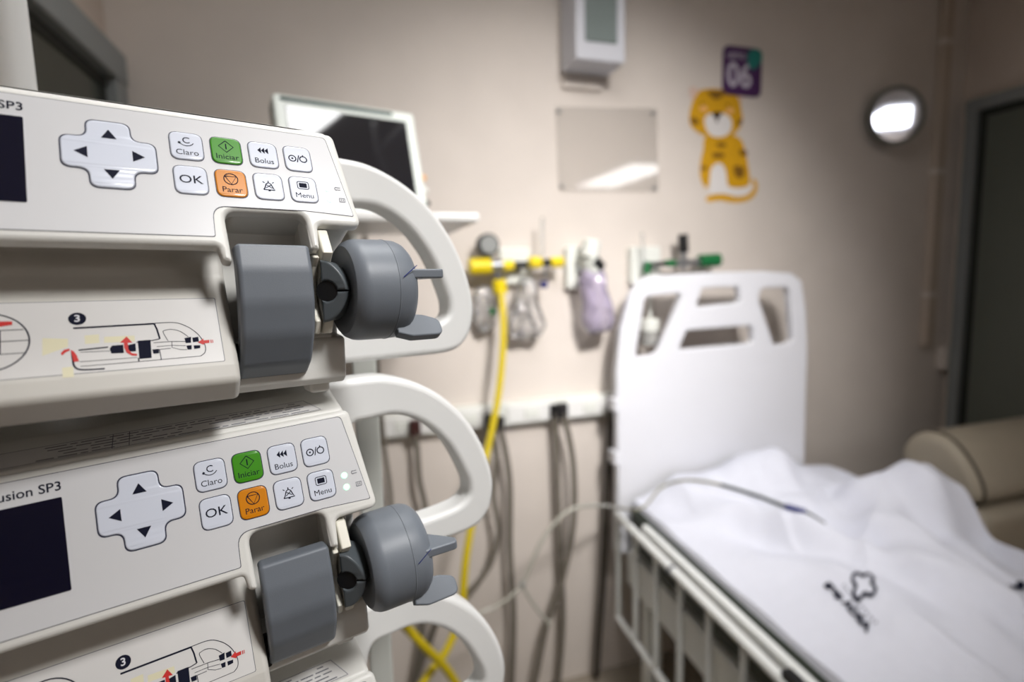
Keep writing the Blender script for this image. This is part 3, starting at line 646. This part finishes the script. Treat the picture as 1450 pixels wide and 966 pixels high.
# clear bag below the regulator
def pouch(pts, thick, n=40):
    """puffy bag: outline loop in (x,z) inflated in y"""
    ol = smooth(pts, 6, True); cx = sum(p[0] for p in ol) / len(ol); cz = sum(p[1] for p in ol) / len(ol); bm = bmesh.new(); rings = []
    for k in range(9):
        ph = -math.pi / 2 + math.pi * k / 8; sc = max(math.cos(ph), .02) ** .6; y = math.sin(ph) * thick
        rings.append([bm.verts.new((cx + (p[0] - cx) * sc * (1 + .04 * math.sin(i * .9 + k)), y + .006 * math.sin(i * .7), cz + (p[1] - cz) * sc)) for i, p in enumerate(ol)])
    N = len(ol)
    for a, b in zip(rings, rings[1:]):
        for i in range(N): bm.faces.new((a[i], a[(i + 1) % N], b[(i + 1) % N], b[i]))
    bm.faces.new(rings[0]); bm.faces.new(rings[-1][::-1]); return bm
def pouch_px(pp_, Y, thick):
    o = A(pp_[0][0], pp_[0][1], Y); return o, pouch([(A(x, y, Y).x - o.x, A(x, y, Y).z - o.z) for x, y in pp_], thick)
o, bm = pouch_px([(738, 392), (756, 396), (762, 430), (772, 458), (764, 476), (742, 480), (722, 474), (724, 440), (732, 410)], 1.93, .035)
t = tag(obj('clear_bag', bm, M_['bag_film']), 'clear crumpled plastic bag hanging under the yellow regulator', 'bag'); t.location = o
o, bm = pouch_px([(672, 410), (694, 408), (704, 430), (700, 462), (684, 470), (670, 455)], 1.95, .025)
t = tag(obj('clear_bag', bm, M_['bag_film']), 'small clear bag with a green tip left of the yellow hose', 'bag'); t.location = o
obj('tip', lathe([(-.012, .01), (.012, .012)], 14, 'z', (A(696, 441, 1.92).x - o.x, -.035, A(696, 441, 1.92).z - o.z)), M_['green_plastic'], t)
# suction jar in the middle
sj = G(842, 372, 1.90)
t = thing('suction_jar', 'wall suction unit with a grey cap and a translucent purple jar bag', 'suction jar', loc=sj)
def s_(nm, bm, m): return obj(nm, shift(bm, sj), M_[m], t)
s_('arm', rod(A(816, 372, 1.97), A(842, 372, 1.9), .02), 'post_grey')
s_('cap', rod(A(834, 366, 1.9), A(838, 340, 1.9), .036, 24), 'outlet_white')
s_('valve', rod(A(842, 368, 1.87), A(852, 380, 1.87), .02, 20), 'black_plastic')
s_('collar', rod(A(836, 366, 1.9), A(841, 392, 1.9), .04, 24), 'post_grey')
o, bm = pouch_px([(824, 384), (850, 380), (858, 410), (868, 450), (864, 466), (845, 473), (830, 468), (824, 430)], 1.89, .05)
for v in bm.verts: v.co += o
s_('jar', bm, 'purple_liquid')
# oxygen valve
org = G(965, 372)
t = thing('oxygen_valve', 'green oxygen regulator with a black lever above the headboard', 'regulator', loc=org)
g('fitting', rod(G(915, 388), G(918, 371), .014), 'green_plastic')
g('flow_tube', rod(G(913, 372), G(909, 330), .006), 'clear_plastic')
g('connector', rod(G(924, 375), G(942, 373), .01), 'black_plastic')
g('coupling', rod(G(942, 373), G(956, 373), .014), 'green_plastic')
g('body', rod(G(955, 373), G(992, 371), .013), 'steel')
g('stem', rod(G(968, 382), G(968, 358), .012), 'steel')
g('lever', rod(G(968, 358), G(967, 332), .02), 'black_plastic')
g('knob', rod(G(990, 370), G(1018, 368), .027, 24), 'green_plastic')
jp = A(920, 468, 1.93)
t = thing('humidifier_jar', 'white capped humidifier jar seen through the left headboard opening', 'jar', loc=jp)
obj('jar', lathe([(-.06, .03), (-.055, .034), (-.005, .034), (0, .03)], 24, 'z'), M_['clear_plastic'], t)
obj('cap', lathe([(0, .038), (.04, .04), (.048, .03)], 24, 'z'), M_['outlet_white'], t)
obj('stem', lathe([(.048, .008), (.2, .008)], 12, 'z'), M_['outlet_white'], t)

# socket rail -----------------------------------------------------------------
ra, rb = A(520, 605, 1.985), A(868, 571, 1.985); zc = (A(540, 606, 1.97).z + A(860, 571, 1.97).z) / 2
t = thing('socket_rail', 'white socket rail running along the wall below the gas outlets', 'power rail', loc=((ra.x + rb.x) / 2, WY, zc))
hw = (rb.x - ra.x) / 2
obj('trunking', box(-hw, -.045, -.045, hw, 0, .045, .006, 2), M_['outlet_white'], t)
n = 4
for k in range(n):
    x = -hw + (k + .5) * 2 * hw / n
    so = obj('socket', box(x - .1, -.055, -.034, x + .1, -.043, .036, .004, 2), M_['white_enamel'], t)
    obj('face', box(x - .03, -.06, -.02, x + .03, -.054, .022, .003, 1), M_['outlet_white'], so)
obj('end_cap', box(hw, -.047, -.047, hw + .012, 0, .047, .004, 1), M_['plug_black'], t)
RC = (ra.x + rb.x) / 2
CORDS = [([(515, 325), (522, 380), (530, 450), (533, 505), (536, 545), (541, 600), (545, 640), (553, 700), (556, 770), (560, 860)], 1.93, .0085, 'cord_grey', None, 'grey cord farthest left, hanging behind the rack post'),
 ([(588, 606), (591, 640), (594, 680), (603, 724), (606, 800), (600, 880), (580, 1000)], 1.92, .0105, 'cord_grey', 'plug_red', 'grey power cord seen through the middle pump handle opening'),
 ([(695, 598), (703, 640), (699, 700), (706, 755), (692, 803), (664, 838), (625, 870), (590, 960)], 1.91, .0105, 'cord_grey', 'plug_black', 'grey power cord curling left under the yellow hose'),
 ([(707, 600), (716, 640), (722, 690), (722, 780), (727, 870), (724, 966), (722, 1080)], 1.92, .0115, 'cord_grey', 'plug_black', 'grey power cord hanging straight just right of the yellow hose'),
 ([(785, 582), (788, 640), (790, 700), (794, 800), (797, 880), (790, 966), (785, 1080)], 1.94, .0115, 'cord_grey', 'plug_black', 'left one of the two crossed grey cords near the bed'),
 ([(797, 582), (808, 630), (813, 680), (811, 750), (795, 826), (772, 895), (757, 966), (745, 1080)], 1.91, .0115, 'cord_grey', 'plug_black', 'right one of the two crossed grey cords near the bed'),
 ([(866, 570), (862, 660), (858, 740), (854, 820), (848, 900), (845, 1000)], 1.93, .013, 'cord_dark', 'plug_red', 'dark cord hanging behind the bed side rail')]
for pts, Y, r, m, pm_, lab in CORDS:
    P = [A(x, y, Y) for x, y in pts]; 
    for i, q in enumerate(P): q.z = max(q.z, .03 + .001 * i)
    if pm_:
        t = thing('power_cord', lab, 'cord', loc=P[0], group='power cords along the wall')
        cpts = [q - P[0] for q in P]
        obj('cable', tube([cpts[0] + Vector((0, 0, -.01))] + cpts[1:], r, 10, 6), M_[m], t)
        obj('plug', box(-.02, -.01, -.03, .02, WY - .062 - Y, .028, .006, 2), M_[pm_], t)
    else: tag(obj('monitor_cord', tube(P, r, 10, 6), M_[m]), lab, 'cord')

# ------------------------------------------------------------------ the bed
BO = Vector((.976, 1.83, 0)); bxv = Vector((.997, -.077, 0)); byv = Vector((.077, .997, 0))
BM = Matrix(((bxv.x, byv.x, 0, BO.x), (bxv.y, byv.y, 0, BO.y), (0, 0, 1, 0), (0, 0, 0, 1)))
bed = thing('hospital_bed', 'white hospital bed with a slotted plastic headboard and barred side rail', 'bed', mw=BM)
BI = BM.inverted()
def HB(px, py):
    d = BI.to_3x3() @ ray(px, py); o = BI @ CAM; q = o + d * ((0.0 - o.y) / d.y); return (q.x, q.z)
ol = [HB(*p) for p in [(905, 398), (922, 391), (1000, 386), (1080, 384), (1122, 387), (1136, 398), (1142, 440), (1144, 490), (1142, 560), (1140, 640)]] + [(.87, .62), (.01, .62)] + [HB(*p) for p in [(875, 690), (874, 600), (873, 530), (879, 470), (892, 420)]]
def hole(p, r): return rpoly([HB(*q) for q in p], r)
holes = [hole([(914, 420), (966, 415), (962, 430), (931, 502), (900, 507)], [.03, .025, .02, .03, .015]), hole([(995, 408), (1047, 406), (1050, 428), (986, 435)], [.02, .02, .015, .015]),
         hole([(973, 468), (1066, 461), (1068, 486), (961, 496)], [.02, .02, .02, .015]), hole([(1078, 408), (1118, 407), (1124, 485), (1097, 490), (1075, 424)], [.03, .025, .025, .03, .02])]
obj('headboard', flat2d([rpoly(ol, .02, 4)] + holes, .02, .008, 4, T(0, .02, 0) @ XZY), M_['bed_plastic'], bed)
for z in (1.20, .99): obj('headboard_clip', box(-.004, -.012, z, .02, .05, z + .05, .004, 2), M_['bed_plastic'], bed)
obj('mattress', box(.045, -1.95, .66, .86, -.03, .838, .03, 3), M_['mattress_shade'], bed)
obj('base_frame', box(.05, -1.97, .5, .87, .0, .64, .01, 2), M_['bed_enamel'], bed)
for x in (.1, .82):
    for y in (-.12, -1.85):
        lg = obj('leg', box(x - .03, y - .03, .08, x + .03, y + .03, .5, .006, 1), M_['bed_enamel'], bed)
        obj('caster', lathe([(-.018, .02), (-.015, .05), (.015, .05), (.018, .02)], 20, 'x', (x, y, .052)), M_['black_plastic'], lg)
obj('footboard', box(.02, -2.03, .3, .86, -1.99, 1.15, .02, 3), M_['bed_plastic'], bed)
def side_rail(x, z, nm):
    rl = obj('side_rail', tube([(x, -.02, z), (x, -.9, z), (x, -1.75, z)], .0145, 12, 4), M_['bed_enamel'], bed)
    obj('lower_bar', tube([(x, -.03, z - .42), (x, -1.74, z - .42)], .012, 10, 0), M_['bed_enamel'], rl)
    for k in range(12):
        y = -.035 - k * .152
        obj('bar', lathe([(z - .42, .0105), (z - .008, .0105)], 12, 'z', (x, y, 0)), M_['bed_enamel'], rl)
    return rl
side_rail(.0, .80, 'left'); side_rail(.93, .74, 'right')
obj('rail_joint', tube([(.0, -.44, .80), (.0, -.452, .80)], .0165, 12, 0), M_['ink_grey'], bed)
obj('frame_strip', box(.028, -1.9, .765, .062, -.17, .822, .008, 2), M_['bed_enamel'], bed)
obj('rail_latch', box(-.008, -.99, .79, .02, -.93, .832, .006, 2), M_['black_plastic'], bed)
# the rumpled sheet over it
def gs(x, y, cx, cy, sx, sy, rot=0):
    c, s = math.cos(rot), math.sin(rot); dx, dy = x - cx, y - cy; u, v = dx * c + dy * s, -dx * s + dy * c
    return math.exp(-(u / sx) ** 2 - (v / sy) ** 2)
def sstep(a, b, x): x = min(max((x - a) / (b - a), 0), 1); return x * x * (3 - 2 * x)
def sheet_h(x, y):
    h = .845 + .075 * sstep(.05, .35, x)
    h += .02 * gs(x, y, .25, -.1, .15, .15)
    h += .135 * gs(x, y, .55, -.15, .145, .12, -.15)                      # pillow end
    h += .025 * gs(x, y, .72, -.2, .12, .1, -.5)
    h += .115 * sstep(.62, .86, x) * sstep(-.69, -.57, y) * (1 - sstep(-.46, -.34, y))   # sheet heaped over the far rail
    h -= .02 * sstep(.6, .95, x) * (1 - sstep(-.74, -.55, y)) + .03 * sstep(.7, .9, x) * sstep(-.42, -.28, y)
    hb = h                                                   # long folds
    h += .016 * math.sin(9 * x + 5 * y + 1.2 * math.sin(4 * y)) * sstep(.1, .3, x)
    h += .030 * gs(x, y, .42, -.62, .035, .42, .42) - .030 * gs(x, y, .33, -.62, .045, .33, .42)
    h += .028 * gs(x, y, .62, -.8, .05, .35, -.25) + .02 * gs(x, y, .78, -.75, .04, .3, -.4) - .02 * gs(x, y, .7, -.85, .05, .3, -.3)
    h -= .045 * gs(x, y, .47, -.47, .06, .16, .5) - .03 * gs(x, y, .38, -.52, .05, .2, .5)
    h -= .20 * sstep(.42, .95, x) * sstep(-.68, -1.15, y)
    h -= .05 * sstep(.3, .8, x) * sstep(-.8, -1.3, y)
    h += .02 * gs(x, y, .3, -.35, .2, .05, -.35) + .018 * gs(x, y, .7, -.42, .2, .04, -.2) - .02 * gs(x, y, .55, -.36, .14, .05, -.4)
    h += .020 * math.sin(15 * (x * .88 + y * .48) + 1.5 * math.sin(3 * y)) * sstep(.3, .5, x) * sstep(-.45, -.65, y)
    h -= .035 * gs(x, y, .53, -.62, .05, .13, .35)
    u, v = -.35 * x - .94 * y, .94 * x - .35 * y
    w = sstep(.16, .3, x)
    h += .030 * w * mnoise.noise((u * 2.6, v * 8.0, 3.1)) + .016 * w * mnoise.noise((u * 5 + 4, v * 15.0, 7.7))
    rdg = 1 - abs(mnoise.noise((u * 2.2 + 9, v * 5.5, 1.3))) * 2
    h += .022 * w * max(rdg, 0) ** 3
    h += .006 * math.sin(31 * x - 12 * y) * sstep(.2, .4, x) + .005 * math.sin(24 * y + 17 * x)
    h = hb + (h - hb) * (1 - .93 * gs(x, y, .325, -.84, .15, .17))
    fl = .848 - .25 * sstep(.87, .96, x); k = 90.0          # the cloth rests on the mattress
    return fl + math.log1p(math.exp(min(k * (h - fl), 60))) / k if h - fl < .5 else h
bm = bmesh.new(); NX, NY = 170, 230; X0, X1, Y0, Y1 = .068, .955, -.035, -1.9; g_ = []
for j in range(NY + 1):
    y = Y0 + (Y1 - Y0) * (j / NY) ** 1.25; row = []
    for i in range(NX + 1):
        x = X0 + (X1 - X0) * i / NX
        row.append(bm.verts.new((x, y, sheet_h(x, y))))
    # hanging hems on both sides
    xr = X1; hr = row[-1].co.z; right = [bm.verts.new((xr + .012 + .02 * math.sin(y * 17 + k) * .3, y, hr - .05 * k - .01)) for k in range(1, 6)]
    left = [bm.verts.new((X0 - .006, y, max(row[0].co.z - .022 * k, .80))) for k in (2, 1)]
    g_.append(left + row + right)
for a, b in zip(g_, g_[1:]):
    for k in range(len(a) - 1): bm.faces.new((a[k], b[k], b[k + 1], a[k + 1]))
sheet = obj('bed_sheet', bm, M_['linen'])
sheet.matrix_world = BM
md = sheet.modifiers.new('thickness', 'SOLIDIFY'); md.thickness = .003; md.offset = -1
tag(sheet, 'rumpled white hospital sheet printed with a quatrefoil emblem, spread on the bed', 'bed sheet')
# printed emblem and lettering follow the cloth
def on_sheet(me, ox, oy, ang):
    c, s = math.cos(ang), math.sin(ang)
    bm = bmesh.new(); bm.from_mesh(me); bmesh.ops.subdivide_edges(bm, edges=bm.edges, cuts=1); bm.to_mesh(me); bm.free()
    for v in me.vertices:
        x, y = ox + v.co.x * c - v.co.y * s, oy + v.co.x * s + v.co.y * c; v.co = (x, y, sheet_h(x, y) + .006)
    return me
def SH(px, py):
    d = BI.to_3x3() @ ray(px, py); o = BI @ CAM; z = .9
    for _ in range(12):
        q = o + d * ((z - o.z) / d.z); z += .5 * (sheet_h(q.x, q.y) - z)
    return q
def printed(me, cx, cy, ang):
    # letters laid out in photograph units, then settled on the cloth
    c, s_n = math.cos(ang), math.sin(ang)
    bm = bmesh.new(); bm.from_mesh(me); bmesh.ops.subdivide_edges(bm, edges=bm.edges, cuts=1); bm.to_mesh(me); bm.free()
    o = SH(cx, cy); R = 30
    jx = (SH(cx + R, cy) - SH(cx - R, cy)) / (2 * R); jy = (SH(cx, cy + R) - SH(cx, cy - R)) / (2 * R)
    for v in me.vertices:
        a, b = v.co.x * c + v.co.y * s_n, v.co.x * s_n - v.co.y * c
        x, y = o.x + jx.x * a + jy.x * b, o.y + jx.y * a + jy.y * b; v.co = (x, y, sheet_h(x, y) + .005)
    return me
def quat(r):
    P = []
    for k in range(4):
        th = math.radians(52 + 90 * k)
        for dr, da in ((.98, -27), (1.2, -11), (1.2, 11), (.98, 27), (.74, 45)): P.append((r * dr * math.cos(th + math.radians(da)), r * dr * math.sin(th + math.radians(da))))
    P = smooth(P, 4, True); return [(p[0], p[1], 4.6) for p in P + P[:1]]
obj('emblem', printed(bm_mesh(ribbons([quat(15)], 5)), 1223, 829, 0), M_['ink'], sheet)
def fit(me, w, h):
    xs = [v.co.x for v in me.vertices]; ys = [v.co.y for v in me.vertices]; me.transform(Matrix.Diagonal((w / (max(xs) - min(xs)), h / (max(ys) - min(ys)), 1, 1))); return me
obj('lettering', printed(fit(textmesh('grup ADSA', 10, None, 'CENTER', .5), 92, 15), 1199, 857, .86), M_['ink'], sheet)
obj('lettering', printed(fit(textmesh('hospital', 10, None, 'CENTER'), 70, 5), 1216, 856, .84), M_['ink_grey'], sheet)
e2 = SH(1447, 846)
me = bm_mesh(ribbons([[(x * .0032, y * .0032, .0145) for x, y, w in quat(14)]], .0145)); me.transform(T(min(e2.x + .05, .90), e2.y, 0))
for v in me.vertices: v.co.z = sheet_h(v.co.x, v.co.y) + .006
obj('emblem', me, M_['ink'], sheet)
# pillow under the sheet end by the headboard
bm = bmesh.new(); bmesh.ops.create_uvsphere(bm, u_segments=32, v_segments=18, radius=1)
for v in bm.verts:
    x, y, z = v.co; f = lambda q: math.copysign(abs(q) ** .55, q)
    v.co = (.56 + .15 * f(x), -.145 + .09 * f(y), .91 + .07 * z * (1 - .25 * abs(x)))
pl = obj('pillow', bm, M_['pillow_cotton']); pl.matrix_world = BM
tag(pl, 'white pillow tucked against the headboard under the sheet', 'pillow')
# tube lying on the sheet
def on_bed(px, py, lift=.008): q = SH(px, py); return BM @ Vector((q.x, q.y, sheet_h(q.x, q.y) + lift))
t = thing('feeding_tube', 'thin tube with a dark end and blue connector lying across the sheet', 'tube', loc=(0, 0, 0))
M_['tube_clear'] = mat('tube_clear', (150, 147, 130), .35)
obj('clear_length', tube([AX(874, 719, .97 + .0), A(900, 722, 1.62), A(915, 715, 1.66)] + [on_bed(*p) for p in [(935, 694), (960, 684), (985, 683), (1010, 687), (1022, 690)]], .005, 8, 6), M_['tube_clear'], t)
obj('dark_length', tube([on_bed(*p) for p in [(1020, 689), (1050, 698), (1080, 708), (1110, 720), (1125, 725), (1145, 731), (1168, 746)]], .006, 8, 6), M_['tube_dark'], t)
obj('connector', tube([on_bed(*p, .010) for p in [(1112, 721), (1126, 725), (1140, 729)]], .009, 10, 4), M_['blue_plastic'], t)
t = thing('clear_tubing', 'clear looping tube with a Y junction hanging left of the bed rail', 'tube', loc=(0, 0, 0))
Yt = 1.62
obj('loop', tube([AX(874, 719, .97), A(850, 716, 1.68), A(820, 718, Yt), A(795, 731, Yt), A(770, 762, Yt), A(752, 800, Yt), A(740, 828, Yt)], .0065, 10, 6), M_['tube_beige'], t)
obj('branch', tube([A(740, 828, Yt), A(722, 846, Yt), A(700, 860, Yt), A(676, 870, Yt), A(640, 890, Yt)], .006, 10, 6), M_['tube_beige'], t)
obj('branch', tube([A(740, 828, Yt), A(748, 844, Yt), A(760, 862, Yt), A(776, 882, Yt)], .006, 10, 6), M_['tube_beige'], t)
jn = A(740, 828, Yt); obj('junction', lathe([(-.012, .007), (0, .011), (.012, .007)], 14, 'z', jn), M_['clear_plastic'], t)
obj('end_cap', lathe([(-.01, .006), (.012, .008)], 12, 'z', A(777, 884, Yt)), M_['tube_beige'], t)

# ------------------------------------------------------------------ armchair at the right
t = thing('armchair', 'beige leather armchair standing between the bed and the right door', 'armchair', loc=(2.15, 1.3, 0))
def roll(x0, x1, sec, bev, m, nm):
    return obj(nm, flat2d([sec], (x1 - x0) / 2, bev, 5, T((x0 + x1) / 2, 0, 0) @ YZX), M_[m], t)
hr = smooth([(.282, .944), (.268, 1.03), (.2, 1.08), (.11, 1.067), (.03, .98), (-.005, .885), (.05, .845), (.19, .85)], 5, True)
roll(.0, .7, hr, .035, 'beige_leather', 'headrest')
obj('piping', tube([(.036, y, z) for y, z in hr + hr[:1]], .007, 8, 0), M_['leather_seam'], t)
roll(.02, .68, rpoly([(.0, .5), (-.04, .83), (.26, .84), (.28, .5)], .05), .03, 'beige_leather', 'backrest')
roll(.06, .64, rpoly([(-.55, .3), (-.58, .5), (.0, .52), (.0, .3)], .05), .03, 'beige_leather', 'seat')
for x in (-.02, .60): roll(x, x + .12, rpoly([(-.56, .1), (-.58, .66), (.02, .7), (.02, .1)], .05), .03, 'beige_leather', 'arm')
obj('base', box(.06, -.5, .03, .64, .28, .3, .02, 2), M_['leather_seam'], t)
for x in (.1, .6):
    for y in (-.45, .22): obj('foot', lathe([(0, .02), (.04, .025)], 14, 'z', (x, y, 0)), M_['black_plastic'], t)
# ------------------------------------------------------------------ ceiling light panels of the ward
def ceiling_light(x, y, lx, ly, label, rot=0):
    t = thing('ceiling_light', label, 'ceiling light', loc=(x, y, CZ), group='ceiling light panels'); t.rotation_euler.z = rot
    obj('frame', flat2d([rrect(-lx - .03, -ly - .03, lx + .03, ly + .03, .005), rrect(-lx, -ly, lx, ly, .002)], .02, .003, 1, T(0, 0, -.02)), M_['white_enamel'], t)
    obj('diffuser', box(-lx, -ly, -.03, lx, ly, -.01), M_['lamp_glow'], t)

ceiling_light(.27, .56, .3, .42, 'square-ended ceiling light panel above the syringe pumps', -.3)
ceiling_light(3.8, -2.9, .33, .85, 'long ceiling light panel far behind the camera on the right', 0)
y0_ = CZ - .09
t = thing('ceiling_rail', 'white Y-shaped ceiling rail for curtains above the bed', 'rail', loc=(0, 0, 0))
obj('track', tube([(.74, .72, y0_), (.85, .57, y0_), (1.35, .05, y0_)], .014, 8, 0), M_['white_enamel'], t)
obj('track', tube([(.85, .57, y0_), (.9, .95, y0_)], .014, 8, 0), M_['white_enamel'], t)
for q in ((.85, .57), (1.3, .1), (.9, .93)): obj('hanger', lathe([(y0_, .008), (CZ, .008)], 10, 'z', (q[0], q[1], 0)), M_['white_enamel'], t)
